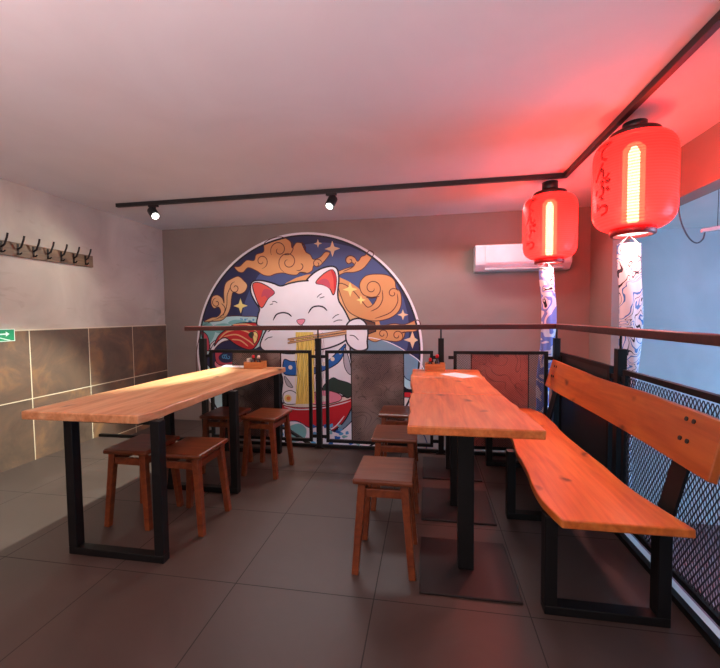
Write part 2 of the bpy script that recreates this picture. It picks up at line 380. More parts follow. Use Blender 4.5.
a.stroke(sm(VB((455, 360), (458, 410), (435, 455), (392, 478)), 5, False), LW, 'line', 4)
p = VB((515, 378))[0]; a.stroke(spiral(p[0], p[1], 5, 1.1, .3, cw=1), LW, 'line', 4)
a.stroke(sm(VB((538, 380), (540, 430), (500, 485), (415, 518)), 5, False), LW, 'line', 4)
a.stroke(sm(VB((440, 395), (400, 405), (365, 400)), 5, False), LW, 'line', 4)
a.done()
a = Art('cloud')
shape(a, VB((420, 575), (470, 556), (520, 546), (580, 550), (650, 526), (668, 562), (640, 588), (590, 592), (560, 600))+VD((540, 62), (530, 96), (500, 110), (462, 108), (420, 102), (385, 112), (350, 95), (345, 55)), 'gold', 3)
for (x, y, r) in ((425, 72, 5), (500, 80, 5.5)):
    p = VD((x, y))[0]; a.stroke(spiral(p[0], p[1], r, 1.2, -1), LW, 'line', 4)
a.done()
# stars
def star(p, r, k, lay):
    a = Art('star'); c = wp(p); u = .0133*r; q = []
    for i in range(8):
        t = i*math.pi/4+math.pi/2; rr = u if i % 2 == 0 else u*.36
        q.append((c[0]+rr*math.cos(t), c[1]+rr*math.sin(t)))
    a.fill(q, k, lay); a.done()
for p, r, k in ((VB((100, 103))[0], 4, 'star'), (VB((180, 132))[0], 7.5, 'star'), (VB((278, 357))[0], 7, 'yel'), (VB((338, 415))[0], 4.5, 'yel'), (VB((570, 497))[0], 5, 'star'), (VA((305, 485))[0], 7.5, 'yel'), (VD((578, 102))[0], 8, 'star')):
    star(p, r, k, 5)
# waves
a = Art('wave')
shape(a, VA((75, 620), (110, 588), (170, 560), (250, 546), (330, 548), (420, 562))+VW((215, 330), (220, 420), (235, 540), (240, 700), (80, 640), (30, 480), (18, 380)), 'aqua', 2.6)
shape(a, VA((130, 625), (150, 600), (200, 590), (240, 598), (250, 625), (180, 650)), 'teal', 3, None)
shape(a, VA((230, 590), (270, 568), (330, 575), (350, 600), (300, 615)), 'teal', 3, None)
shape(a, VC((60, 10), (110, 20), (130, 60), (110, 110), (75, 130), (55, 80)), 'teal', 3, None)
for i in range(14):
    x, y = random.uniform(300, 400), random.uniform(560, 610); p = VA((x, y))[0]; a.fill(circ(p[0], p[1], random.uniform(.6, 1.4), 8), 'sky', 3.4)
shape(a, VC((110, 145), (150, 100), (200, 95), (260, 130), (330, 150), (380, 130), (400, 200), (300, 240), (100, 240)), 'navy', 3.1, 'black')
shape(a, VC((105, 130), (140, 100), (190, 88), (215, 100), (170, 112), (135, 140), (115, 170)), 'white', 3.3)
a.done()
a = Art('wave')
shape(a, VD((348, 92), (400, 98), (450, 112), (510, 140), (560, 172), (620, 220), (640, 300), (600, 420), (560, 560), (200, 560), (200, 200), (300, 120)), 'slate', 2.7, 'white')
shape(a, VD((520, 270), (545, 300), (580, 320), (600, 345), (560, 360), (530, 340), (500, 350), (480, 300)), 'aqua', 3, 'navy')
shape(a, VD((510, 330), (560, 355), (600, 350), (610, 380), (560, 385), (520, 372)), 'black', 3.4, None)
shape(a, VD((520, 378), (560, 372), (600, 385), (560, 405), (530, 412)), 'red', 3.5, None)
shape(a, VD((525, 405), (560, 398), (600, 410), (600, 470), (540, 470)), 'cream', 3.6, 'line')
a.done()
# carp
a = Art('carp_fish')
shape(a, VC((125, 135), (145, 85), (185, 50), (240, 20), (330, 14), (372, 30), (370, 70), (350, 118), (325, 148), (290, 150), (240, 128), (185, 92), (150, 105)), 'red', 4, 'black', .014)
for q in (((150, 100), (190, 62), (260, 50), (330, 78), (345, 100)), ((190, 55), (250, 35), (320, 45), (350, 70)), ((175, 85), (240, 75), (300, 105), (330, 130)), ((220, 25), (290, 22), (350, 45)), ((215, 100), (260, 105), (300, 135))):
    a.stroke(sm(VC(*q), 5, False), .018, 'goldl', 4.7)
shape(a, VC((322, 70), (336, 60), (350, 75), (345, 105), (330, 120)), 'yel', 4.5, 'line')
shape(a, VC((300, 75), (318, 60), (330, 72), (318, 95)), 'green', 4.8, None)
shape(a, VC((130, 160), (160, 152), (235, 158), (240, 220), (180, 232), (140, 225)), 'pinkd', 4.2, 'black')
shape(a, VC((150, 185), (190, 160), (225, 180), (220, 212), (180, 220), (155, 208)), 'navy', 4.8, None)
for k in range(3):
    p = VC((175+k*12, 190))[0]; a.stroke(spiral(p[0], p[1], 2.6, 1, k), .012, 'sky', 5.3)
shape(a, VC((60, 60), (90, 80), (102, 130), (95, 160), (75, 130)), 'pinkd', 4.2, 'black')
shape(a, VC((130, 210), (160, 232), (240, 224), (240, 240), (140, 245)), 'pink', 5.3, 'black')
a.done()
# cat
a = Art('cat_figure')
OL = .020
shape(a, VW((215, 350), (262, 365), (300, 370), (430, 335), (447, 380), (455, 450), (452, 505), (400, 560), (265, 520), (258, 440), (235, 400)), 'white', 6, 'black', OL)
head = VA((366, 362), (385, 336), (435, 334), (500, 350), (545, 366), (600, 350), (660, 338), (712, 334))+VB((38, 305), (70, 272), (110, 246), (150, 232), (185, 230), (208, 248), (216, 300), (210, 370), (216, 420), (245, 468), (272, 522), (288, 565))+VD((262, 60), (245, 95), (200, 125), (120, 150), (20, 158))+VC((520, 172), (440, 165), (385, 158), (362, 130), (378, 80), (395, 40))+VA((404, 600), (410, 540), (418, 502), (392, 460), (368, 410))
shape(a, head, 'white', 7, 'black', OL)
shape(a, VA((378, 354), (432, 350), (508, 402), (472, 440), (430, 498), (394, 430)), 'red2', 8, 'black', .012)
shape(a, VA((448, 385), (508, 402), (468, 440), (452, 425), (430, 430)), 'pinkd', 8.7, None)
shape(a, VB((88, 320), (130, 272), (180, 248), (202, 290), (199, 350), (185, 388), (165, 352), (130, 332)), 'red2', 8, 'black', .012)
shape(a, VB((92, 322), (130, 298), (160, 310), (166, 350), (130, 332)), 'pinkd', 8.7, None)
shape(a, VB((172, 250), (183, 252), (202, 290), (199, 350), (190, 370), (186, 300)), 'red', 8.7, None)
for q, w_ in ((VA((500, 572), (520, 538), (555, 526), (590, 532), (612, 550)), .018), (VB((46, 490), (68, 458), (100, 449), (130, 455), (152, 475)), .018),
          (VA((494, 462), (510, 458), (526, 468)), .010), (VA((480, 478), (500, 473)), .010), (VB((95, 402), (108, 388), (122, 380)), .010), (VB((110, 405), (137, 397)), .010),
          (VB((180, 518), (198, 502), (218, 494)), .010), (VB((185, 538), (210, 527), (236, 527)), .010), (VC((385, 105), (402, 92), (426, 86)), .010), (VC((400, 62), (415, 52)), .010),
          (VA((676, 595), (676, 612), (690, 622)), .010), (VA((676, 612), (660, 625)), .010)):
    a.stroke(sm(q, 6, False), w_, 'black', 9)
shape(a, VA((642, 572), (665, 564), (690, 566), (686, 584), (668, 600), (650, 590)), 'pink', 9, 'black', .007)
# collar
shape(a, VC((484, 205), (520, 212), (560, 215))+VD((20, 245), (90, 240), (150, 205), (215, 140), (236, 125), (225, 175), (190, 225), (110, 265), (20, 290))+VC((550, 285), (484, 275)), 'blue', 8, 'black', .012)
for p in (VC((517, 243))[0], VD((168, 200))[0], VD((122, 226))[0], VD((208, 165))[0]):
    a.fill(circ(p[0], p[1], 2.1, 16), 'cream', 9.2)
shape(a, VD((228, 140), (245, 175), (262, 240), (262, 280), (240, 262), (226, 220)), 'grey', 8.4, 'black', .010)
shape(a, VC((485, 290), (500, 300), (530, 345), (500, 335)), 'grey', 8.4, 'black', .008)
# arm and paw
shape(a, VD((240, 28), (262, 2), (305, -8), (338, 16), (350, 60), (346, 110), (345, 148), (300, 158), (262, 140), (240, 110), (236, 70)), 'white', 11, 'black', OL)
for q in (VD((255, 78), (280, 82), (302, 104)), VD((268, 48), (290, 40))): a.stroke(sm(q, 6, False), .011, 'black', 12)
a.done()
a = Art('chopsticks')
a2 = VD((318, -6), (385, 14), (390, 58), (345, 74), (342, 40))
shape(a, a2, 'brown', 10, 'black', .016, False)
for y0, y1 in ((104, 62), (86, 50)):
    q = [wp(p) for p in VD((-62, y0+10), (240, y1), (240, y1+11), (-62, y0+18))]; a.fill(q, 'tan', 13.2+y0/200); a.stroke(q, .006, 'line', 14, True)
a.fill([wp(p) for p in VC((512, 98), (536, 94), (540, 118), (516, 122))], 'tan', 13.9)
a.done()
# ramen bowl
a = Art('noodle_bowl')
shape(a, VW((250, 513), (266, 508), (300, 500), (360, 492), (430, 490), (456, 496), (442, 540), (412, 578), (360, 602), (300, 600), (262, 580), (240, 545)), 'red', 9, 'black', .016)
shape(a, VW((258, 513), (300, 500), (360, 492), (450, 494), (400, 512), (350, 520), (300, 521)), 'cream', 9.8, 'line', .008)
a.stroke(sm(VW((262, 519), (300, 527), (360, 524), (410, 514), (448, 503)), 6, False), .014, 'white', 10.3)
a.stroke(sm(VW((430, 545), (400, 578), (350, 596)), 6, False), .014, 'white', 10.3)
shape(a, VD((118, 345), (165, 298), (200, 308), (262, 330), (268, 375), (245, 400), (205, 375), (130, 370)), 'green', 10.2, 'black', .012)
shape(a, VD((60, 385), (100, 362), (160, 365), (210, 385), (208, 412), (150, 430), (90, 435), (55, 425)), 'pink', 10.8, 'line', .010)
shape(a, VD((85, 398), (120, 388), (150, 400), (140, 415), (100, 418)), 'cream', 11.4, None)
shape(a, VC((484, 375), (520, 362), (555, 385), (560, 425), (500, 432), (480, 410)), 'white', 10.8, 'black', .010)
p = VC((505, 402))[0]; a.fill(circ(p[0], p[1], 3.6), 'yel', 11.6); a.fill(circ(p[0]+.5, p[1], 2), 'orange', 11.9)
q = [wp(p) for p in VC((545, 62), (612, 62), (620, 120), (614, 250), (622, 430), (545, 432), (553, 260), (548, 140))]
a.fill(q, 'noodle', 12)
q = [wp(p) for p in VD((0, 62), (70, 62), (78, 120), (72, 250), (76, 425), (0, 428))]
a.fill(q, 'noodle', 12.3)
for i in range(21):
    x = 546+i*7.0; ph = random.uniform(0, 6)
    a.stroke([wp(p) for p in VC(*[(x+4*math.sin(t*.9+ph), 62+t*18.5+random.uniform(-2, 2)) for t in range(21)])], .0035 if i % 3 else .006, 'line' if i % 3 else 'yel', 12.6)
a.done()
a = Art('wave')
shape(a, VW((80, 640), (200, 600), (235, 575), (262, 562), (300, 560), (335, 578), (370, 572), (410, 590), (450, 560), (480, 520), (560, 560), (660, 620), (560, 800), (330, 860), (140, 780)), 'white', 11, 'navy', .012)
for i in range(46):
    x, y = random.uniform(255, 470), random.uniform(570, 650); p = VW((x, y))[0]
    a.fill(sm([(p[0]+random.uniform(1.2, 3.2)*math.cos(t), p[1]+random.uniform(1.0, 2.6)*math.sin(t)) for t in [k*1.05 for k in range(6)]], 3), random.choice(['blue', 'sky', 'teal', 'sky', 'blue']), 11.6+i*.012)
shape(a, VW((262, 585), (300, 565), (325, 580), (318, 610), (280, 618)), 'teal', 12.4, 'white')
a.done()

# ------------------------------------------------------------------ railing
def expanded_upright(bm, A, U, L, z0, z1, cw, ch, sw, th, nrm):
    """expanded metal with its long openings upright"""
    A, U, nrm = Vector(A), Vector(U), Vector(nrm); nr = int((z1-z0)/(ch/2)); nc = int(L/(cw/2))
    for j in range(nc+1):
        prev = None
        for i in range(nr+1):
            ss = j*cw/2+(cw/4-sw*.35)*(1 if (i+j) % 2 else -1); ss = min(max(ss, 0), L); p = A+U*ss; zz = z0+i*ch/2
            ring = [bm.verts.new((p.x+nrm.x*a*th/2+U.x*t*sw/2, p.y+nrm.y*a*th/2+U.y*t*sw/2, zz)) for a, t in ((-1, -1), (1, -1), (1, 1), (-1, 1))]
            if prev:
                for k in range(4): bm.faces.new((prev[k], prev[(k+1) % 4], ring[(k+1) % 4], ring[k]))
            prev = ring
def expanded(bm, A, U, L, z0, z1, cw, ch, sw, th, nrm):
    """expanded metal sheet; A corner, U along direction, L length"""
    A, U, nrm = Vector(A), Vector(U), Vector(nrm); nr = int((z1-z0)/(ch/2)); nc = int(L/(cw/2))
    for i in range(nr+1):
        prev = None
        for j in range(nc+1):
            zz = z0+i*ch/2+(ch/4-sw*.3)*(1 if (i+j) % 2 else -1); zz = min(max(zz, z0), z1)
            p = A+U*(j*cw/2); 
            ring = [bm.verts.new((p.x+nrm.x*s*th/2, p.y+nrm.y*s*th/2, zz+t*sw/2)) for s, t in ((-1, -1), (1, -1), (1, 1), (-1, 1))]
            if prev:
                for k in range(4): bm.faces.new((prev[k], prev[(k+1) % 4], ring[(k+1) % 4], ring[k]))
            prev = ring
MESHM = mat('dark_grey_expanded_metal', '3a383d', .45, .3)
def sheet_mat(name, a, b, c, seed):
    m = bpy.data.materials.new(name); m.use_nodes = True; nt = m.node_tree; bs = nt.nodes['Principled BSDF']
    tc = N(nt, 'ShaderNodeTexCoord'); mp = N(nt, 'ShaderNodeMapping'); mp.inputs['Location'].default_value = (seed, seed*2, seed*3)
    nt.links.new(tc.outputs['Object'], mp.inputs['Vector'])
    n = N(nt, 'ShaderNodeTexNoise'); n.inputs['Scale'].default_value = 3.2; n.inputs['Detail'].default_value = 1.5; n.inputs['Distortion'].default_value = 1.8
    nt.links.new(mp.outputs[0], n.inputs['Vector'])
    s = mth(nt, 'FRACT', mth(nt, 'MULTIPLY', n.outputs[0], 9.0))
    ln = ramp(nt, s, [(.0, (0, 0, 0)), (.10, (1, 1, 1)), (.9, (1, 1, 1)), (1.0, (0, 0, 0))])
    n3 = N(nt, 'ShaderNodeTexNoise'); n3.inputs['Scale'].default_value = 3; nt.links.new(mp.outputs[0], n3.inputs['Vector'])
    col = ramp(nt, n3.outputs[0], [(.40, a), (.5, b), (.62, c)])
    col = mixc(nt, .6, col, ln, 'MULTIPLY')
    # perforation dots
    mp2 = N(nt, 'ShaderNodeMapping'); mp2.inputs['Scale'].default_value = (70, 70, 70); mp2.inputs['Rotation'].default_value = (0, .785, 0); nt.links.new(tc.outputs['Object'], mp2.inputs['Vector'])
    v = N(nt, 'ShaderNodeTexVoronoi'); v.inputs['Randomness'].default_value = 0; v.inputs['Scale'].default_value = 1; nt.links.new(mp2.outputs[0], v.inputs['Vector'])
    d = mth(nt, 'LESS_THAN', v.outputs['Distance'], .28)
    col = mixc(nt, mth(nt, 'MULTIPLY', d, .35), col, lin('c9bfc0'))
    nt.links.new(col, bs.inputs['Base Color']); bs.inputs['Roughness'].default_value = .5
    return m
ZT, ZB, PW = .945, .058, .05
def panel(name, label, A, U, L, s0, s1, smat, mesh, group, nrm, sheetname='printed_sheet', bl=.045):
    """framed infill; A = one end at z 0"""
    t = thing(name, label, 'railing panel', A, 0, group); U = Vector(U); V = lambda s, z: tuple(U*s+Vector((0, 0, z)))
    bm = bmesh.new(); b = .028
    bar(bm, V(0, ZT-b/2), V(L, ZT-b/2), b, b); bar(bm, V(0, ZB+b/2), V(L, ZB+b/2), b, b)
    bar(bm, V(b/2, ZB+b), V(b/2, ZT-b), b, b); bar(bm, V(L-b/2, ZB+b), V(L-b/2, ZT-b), b, b)
    if s1: 
        for s in (s0, s1): bar(bm, V(s, ZB+b), V(s, ZT-b), .008, .008)
    obj('frame', bm, BLACK, t)
    for z in (.11, .885):
        for s, e in ((-bl, 0), (L, L+.045)):
            bm = bmesh.new(); bar(bm, V(s, z), V(e, z), .012, .03); obj('bracket', bm, BLACK, t)
    if s1:
        bm = bmesh.new(); p, q = Vector(V(s0, 0)), Vector(V(s1, 0)); n = Vector(nrm)*.006
        vs = box(bm, (0, 0, 0), (1, 1, 1))
        for v in vs:
            x, y, z = v.co; c = p.lerp(q, x)+n*(y-.5); v.co = (c.x, c.y, ZB+b+z*(ZT-ZB-2*b))
        obj(sheetname, bm, smat, t)
    if mesh:
        cw, ch, sw, th = mesh
        segs = [(b, s0), (s1, L-b)] if s1 else [(b, L-b)]
        for p, q in segs:
            if q-p > .02: bm = bmesh.new(); (expanded if cw < .023 else expanded_upright)(bm, V(p, 0), tuple(U), q-p, ZB+b, ZT-b, cw, ch, sw, th, nrm); obj('expanded_mesh', bm, MESHM, t)
    return t
px1, px2, px3 = -2.23, -1.03, .122
posts_x = [px1, px2, px3, XF-.02]
G = 'framed panels of the black railing'
SH1 = sheet_mat('printed_sheet_brown', '38201f', '5a403a', '85746c', 1.3)
SH2 = sheet_mat('printed_sheet_grey', '63524e', '77665f', '8a7a75', 4.1)
SH3 = sheet_mat('printed_sheet_lamp_tint', '7c4038', '8b4c42', '975a4f', 7.7)  # red lamplight on this sheet is put into its colours
SH4 = mat('black_perforated_sheet', '1c1a1c', .5)
fine = (.022, .016, .0035, .0012)
panel('railing_section', 'left panel of back railing with dark brown printed sheet, behind left table', (px1+.07, YR, 0), (1, 0, 0), px2-px1-.14, .245, .75, SH1, None, G, (0, 1, 0))
panel('railing_section', 'middle panel of back railing with greyish printed sheet, in front of cat mural', (px2+.07, YR, 0), (1, 0, 0), px3-px2-.14, .25, .745, SH2, None, G, (0, 1, 0))
panel('railing_section', 'right panel of back railing with printed sheet tinted for red lamplight, behind right tables', (px3+.11, YR, 0), (1, 0, 0), XF-.09-px3-.11, .155, .64, SH3, fine, G, (0, 1, 0))
YP5 = 2.50
panel('railing_section', 'side railing panel filled by a solid black sheet, at the railing corner', (XF, YP5+.105, 0), (0, 1, 0), YR-YP5-.165, .022, YR-YP5-.187, SH4, None, G, (1, 0, 0), 'black_sheet', .08)
panel('railing_section', 'long side railing panel of grey expanded metal mesh behind the bench', (XF, .75, 0), (0, 1, 0), YP5-.75-.06, 0, 0, None, (.026, .040, .0055, .002), G, (1, 0, 0))
def post(x, y, label, wx=PW, wy=PW):
    t = thing('railing_post', label, 'post', (x, y, 0), 0, 'square steel posts of the railing')
    bm = bmesh.new(); box(bm, (-wx/2, -wy/2, .0), (wx/2, wy/2, 1.06)); obj('post_tube', bm, BLACK, t, bevel=.002)
    bm = bmesh.new(); tube(bm, [(0, 0, 1.06), (0, 0, 1.14)], .007); obj('support_rod', bm, BLACK, t)
    bm = bmesh.new(); box(bm, (-wx/2-.02, -wy/2-.005, 0), (wx/2+.02, wy/2+.02, .008)); obj('base_plate', bm, BLACK, t)
for x, l in zip(posts_x, ('square black railing post at the left end of the handrail', 'square black railing post in front of the mural noodles', 'square black railing post behind the far end of right tables', 'square black railing post at the railing corner')):
    post(x, YR, l)
post(XF, YP5, 'square black railing post behind the bench backrest')
post(XF, .68, 'square black railing post at near end of side mesh')
bm = bmesh.new()
pts = [(-2.42, YR), (XF-.02, YR), (XF-.02, .3)]
bar(bm, (-2.42, YR, 1.162), (XF+.01, YR, 1.162), .055, .045); bar(bm, (XF-.01, YR+.027, 1.162), (XF-.01, .4, 1.162), .055, .045)
tag(obj('handrail', bm, RAILW, bevel=.006), 'reddish brown wooden handrail running along the top of the black railing', 'handrail')
# stair handrail going down behind the railing
bm = bmesh.new(); tube(bm, [(-1.75, 3.98, .10), (-1.52, 3.98, .05), (-0.2, 3.98, -.75)], .02, 8)
bar(bm, (-1.52, 3.98, .05), (-1.52, 3.98, -.5), .03, .03)
tag(obj('stair_handrail', bm, BLACK), 'black stair handrail sloping down behind the back railing', 'handrail')

# ------------------------------------------------------------------ live edge tables
def live(y0, y1, xl, xr, seed, n=16, amp=.012):
    """xl, xr: lists of (y, x) control points"""
    rnd = random.Random(seed); L = []; R_ = []
    for i in range(n+1):
        y = y0+(y1-y0)*i/n
        L.append((np.interp(y, [p[0] for p in xl], [p[1] for p in xl])+rnd.uniform(-amp, amp)*(0 < i < n), y))
        R_.append((np.interp(y, [p[0] for p in xr], [p[1] for p in xr])+rnd.uniform(-amp, amp)*(0 < i < n), y))
    return catmull(L, 3, False)+catmull(R_, 3, False)[::-1]
def plank(name, pts, z0, z1, m_, parent, origin, label=None):
    bm = bmesh.new(); slab(bm, [(x-origin[0], y-origin[1]) for x, y in pts], z0, z1)
    o = obj(name, bm, m_, parent, bevel=.006)
    if label: o['label'] = label
    return o
def uframe(parent, y, x0, x1, h, name='leg_frame', w=.06, d=.05, lean=0):
    bm = bmesh.new()
    box(bm, (x0, y-d/2, 0), (x1, y+d/2, w*.75)); box(bm, (x0, y-d/2, w*.75), (x0+w, y+d/2, h)); box(bm, (x1-w, y-d/2, w*.75), (x1, y+d/2, h))
    box(bm, (x0+w, y-d/2, h-.02), (x1-w, y+d/2, h))
    return obj(name, bm, BLACK, parent, bevel=.003)
TH = .79
o0 = (-1.72, 2.6)
lt = thing('dining_table', 'long live-edge wooden table on black frames beside the tiled wall', 'table', (o0[0], o0[1], 0))
pts = live(1.68, 3.50, [(1.68, -2.105), (2.2, -2.09), (2.9, -2.06), (3.5, -1.98)], [(1.68, -1.412), (1.8, -1.385), (2.6, -1.39), (3.0, -1.37), (3.5, -1.33)], 3, 14, .006)
plank('tabletop', pts, TH-.045, TH, TOPW, lt, o0)
for y in (1.765, 2.56, 3.38): uframe(lt, y-o0[1], -1.915-o0[0], -1.345-o0[0], TH-.045, w=.052)
# right tables: three small ones pushed end to end
seg = [(1.68, 2.395), (2.40, 3.035), (3.04, 3.49)]
rl = [(1.68, -.088), (1.9, -.088), (2.395, -.105), (2.40, -.085), (2.9, -.125), (3.5, -.130)]
e = [on(x, y, 'z', TH)[:2] for x, y in ((548, 431), (522, 410), (503, 395), (494, 387), (486, 379), (478, 370))]
rr = sorted([(p[1], p[0]) for p in e]); rr[0] = (1.68, .482)
lab = ['small live-edge table nearest the camera beside the bench, front of three joined', 'small live-edge table between the nearest and farthest of the joined right tables', 'small live-edge table holding wooden caddy and menu card, farthest of the right tables']
for k, (y0, y1) in enumerate(seg):
    cy = (1.955, 2.60, 3.22)[k]; cx = .185
    t = thing('bistro_table', lab[k], 'table', (cx, cy, 0), 0, 'small tables pushed together beside the bench')
    plank('tabletop', live(y0, y1, rl, rr, 20+k, 8, .005), TH-.04, TH, TOPR, t, (cx, cy))
    bm = bmesh.new(); box(bm, (-.225, -.225, 0), (.225, .225, .012)); obj('base_plate', bm, mat('dark_brown_steel_plate', '1a0f0f', .45, .1), t, bevel=.004)
    bm = bmesh.new(); box(bm, (-.038, -.038, .012), (.038, .038, TH-.05)); obj('column', bm, BLACK, t, bevel=.004)
    bm = bmesh.new(); bar(bm, (-.18, 0, TH-.045), (.18, 0, TH-.045), .05, .01); bar(bm, (0, -.15, TH-.045), (0, .15, TH-.045), .05, .01); obj('mounting_cross', bm, BLACK, t)
# bench
ob = (.8, 2.6); SHT = .46
bt = thing('bench', 'long live-edge wooden bench with slanted backrest against the mesh railing', 'bench', (ob[0], ob[1], 0))
lf = [on(x, y, 'z', SHT)[:2] for x, y in ((568, 529), (544, 502), (529, 477), (512, 440), (503, 418), (497, 406))]
rg = [on(x, y, 'z', SHT)[:2] for x, y in ((697, 530), (642, 497), (612, 472), (573, 441), (544, 414), (529, 406))]
def cl(q, y0, y1):
    q = [(min(max(y, y0), y1), x) for x, y in q]; return sorted(q)
lf = cl(lf, 1.60, 3.50); rg = cl(rg, 1.60, 3.50)
plank('seat', live(1.60, 3.50, lf, rg, 9, 12, .006), SHT-.036, SHT, BENCHW, bt, ob)
for y in (1.72, 2.50, 3.36): uframe(bt, y-ob[1], .485-ob[0], .962-ob[0], SHT-.036, w=.05, d=.06)
# backrest board: leaning back
bx0, bx1, bz0, bz1 = .985, 1.045, .665, .878
n_ = Vector((bz1-bz0, 0, -(bx1-bx0))).normalized()
bm = bmesh.new(); rnd = random.Random(4); ys = np.linspace(1.55, 3.50, 24); rows = []
for i, y in enumerate(ys):
    dz = .006*math.sin(y*4.1)+rnd.uniform(-.002, .002); d2 = .006*math.sin(y*3.1+1)
    b0 = Vector((bx0, y, bz0+d2)); t0 = Vector((bx1, y+(.02 if i == 0 else 0), bz1+dz))
    rows.append([bm.verts.new(v-Vector((ob[0], ob[1], 0))) for v in (b0, t0, t0+n_*.035, b0+n_*.035)])
for A, B in zip(rows, rows[1:]):
    for k in range(4): bm.faces.new((A[k], A[(k+1) % 4], B[(k+1) % 4], B[k]))
bm.faces.new(rows[0]); bm.faces.new(rows[-1][::-1])
br = obj('backrest', bm, BACKW, bt, bevel=.005)
for y in (1.79, 3.38):
    bm = bmesh.new(); bar(bm, (.975-ob[0], y-ob[1], .38), (bx1+.045-ob[0], y-ob[1], .845), .012, .10, (0, 1, 0), (.012, .10))
    for v in bm.verts: pass
    bar(bm, (.93-ob[0], y-ob[1], SHT-.06), (1.0-ob[0], y-ob[1], SHT-.06), .05, .02)
    obj('back_support', bm, BLACK, bt)
for y in (1.73, 3.38):
    for dy in (-.022, .022):
        for s in (.45, .82):
            c = Vector((bx0+(bx1-bx0)*s, y+dy, bz0+(bz1-bz0)*s))-Vector((ob[0], ob[1], 0))
            bm = bmesh.new(); tube(bm, [c+n_*.001, c-n_*.005], .0095, 12); b_ = obj('bolt', bm, BLACK2, br); 

# ------------------------------------------------------------------ stools
def make_stool():
    t = thing('stool', 'x', 'stool', (0, 0, 0), 0, 'low square wooden stools')
    sx, sy, h = .148, .165, .48
    bm = bmesh.new(); box(bm, (-sx, -sy, h-.028), (sx, sy, h)); obj('seat', bm, SEATW, t, bevel=.009)
    for a in (-1, 1):
        for b in (-1, 1):
            bm = bmesh.new(); bar(bm, (a*(sx-.008), b*(sy-.015), 0), (a*(sx-.045), b*(sy-.038), h-.028), .034, .034, (0, 1, 0), (.040, .040)); obj('leg', bm, STOOLW, t, bevel=.004)
    z = h-.075
    for b in (-1, 1):
        bm = bmesh.new(); bar(bm, (-(sx-.05), b*(sy-.036), z), ((sx-.05), b*(sy-.036), z), .022, .042); obj('apron', bm, STOOLW, t, bevel=.003)
    for a in (-1, 1):
        bm = bmesh.new(); bar(bm, (a*(sx-.045), -(sy-.05), z), (a*(sx-.045), (sy-.05), z), .022, .042); obj('apron', bm, STOOLW, t, bevel=.003)
    return t
spots = [(-.214, 1.975, 0, 'brown wooden stool nearest the camera, left of the front right table'),
         (-.215, 2.61, .02, 'brown wooden stool beside the middle right table, between two other stools'),
         (-.24, 3.22, -.02, 'brown wooden stool beside the farthest right table, close to the railing'),
         (-1.79, 2.17, .0, 'brown wooden stool of the nearer pair under the left table, wall side'),
         (-1.435, 2.16, -.0, 'brown wooden stool of the nearer pair under the left table, aisle side'),
         (-1.67, 2.99, .0, 'brown wooden stool of the farther pair under the left table, wall side'),
         (-1.30, 2.985, -.08, 'brown wooden stool of the farther pair, standing out in the aisle beside left table')]
proto = make_stool()
for i, (x, y, rz, l) in enumerate(spots):
    s = proto if i == 0 else copy_tree(proto)
    s.location = (x, y, 0); s.rotation_euler = (0, 0, rz); s['label'] = l

# ------------------------------------------------------------------ coat rack and exit sign
cr = thing('coat_rack', 'wooden coat rack board with black hooks on the left wall', 'coat rack', (XL, 2.6, 1.88))
RACKW = wood('weathered_rack_wood', '5c4535', '7a5c44', '96785a', 1, 1.5, True, .6)
bm = bmesh.new(); box(bm, (0, -.55, -.065), (.022, 1.0, .055)); obj('board', bm, RACKW, cr, bevel=.002)
HK = mat('dark_iron', '231a19', .4, .6)
for k in range(10):
    y = .905-k*.1345
    bm = bmesh.new(); box(bm, (.022, y-.008, -.05), (.026, y+.008, .045))
    tube(bm, [(.024, y, -.035), (.045, y, -.045), (.062, y, -.03)], .006, 6)
    tube(bm, [(.024, y, .0), (.055, y, .015), (.085, y, .075), (.095, y, .11)], .008, 6)
    h = obj('hook', bm, HK, cr)
sg = thing('exit_sign', 'green emergency exit sign with white arrow on the tiled wall', 'sign', (XL+.012, 2.62, 1.14))
SG, SW = mat('sign_green', '1f8f5f', .35), mat('sign_white', 'd8efe0', .35)
bm = bmesh.new(); box(bm, (0, -.16, -.052), (.004, .155, .052)); obj('sign_plate', bm, SW, sg)
bm = bmesh.new(); box(bm, (.004, -.155, -.047), (.0045, .15, .047)); obj('green_field', bm, SG, sg)
bm = bmesh.new(); X = .0049
def sp(pts, X=X):
    f = [bm.verts.new((X, y, z)) for y, z in pts]; bm.faces.new(f)
sp([(.03, .016), (.085, .016), (.085, .004), (.03, .004)]); sp([(.082, .032), (.112, .010), (.082, -.012)])
sp([(-.15, -.010), (.02, -.012), (.02, -.019), (-.15, -.017)]); sp([(.02, -.012), (.125, -.045), (.10, -.045), (.02, -.019)])
sp([(-.09, .03), (-.07, .03), (-.05, 0), (-.02, .002), (-.02, -.007), (-.06, -.008), (-.08, -.0), (-.12, -.008), (-.125, 0), (-.10, .01)])
obj('arrow', bm, SW, sg)

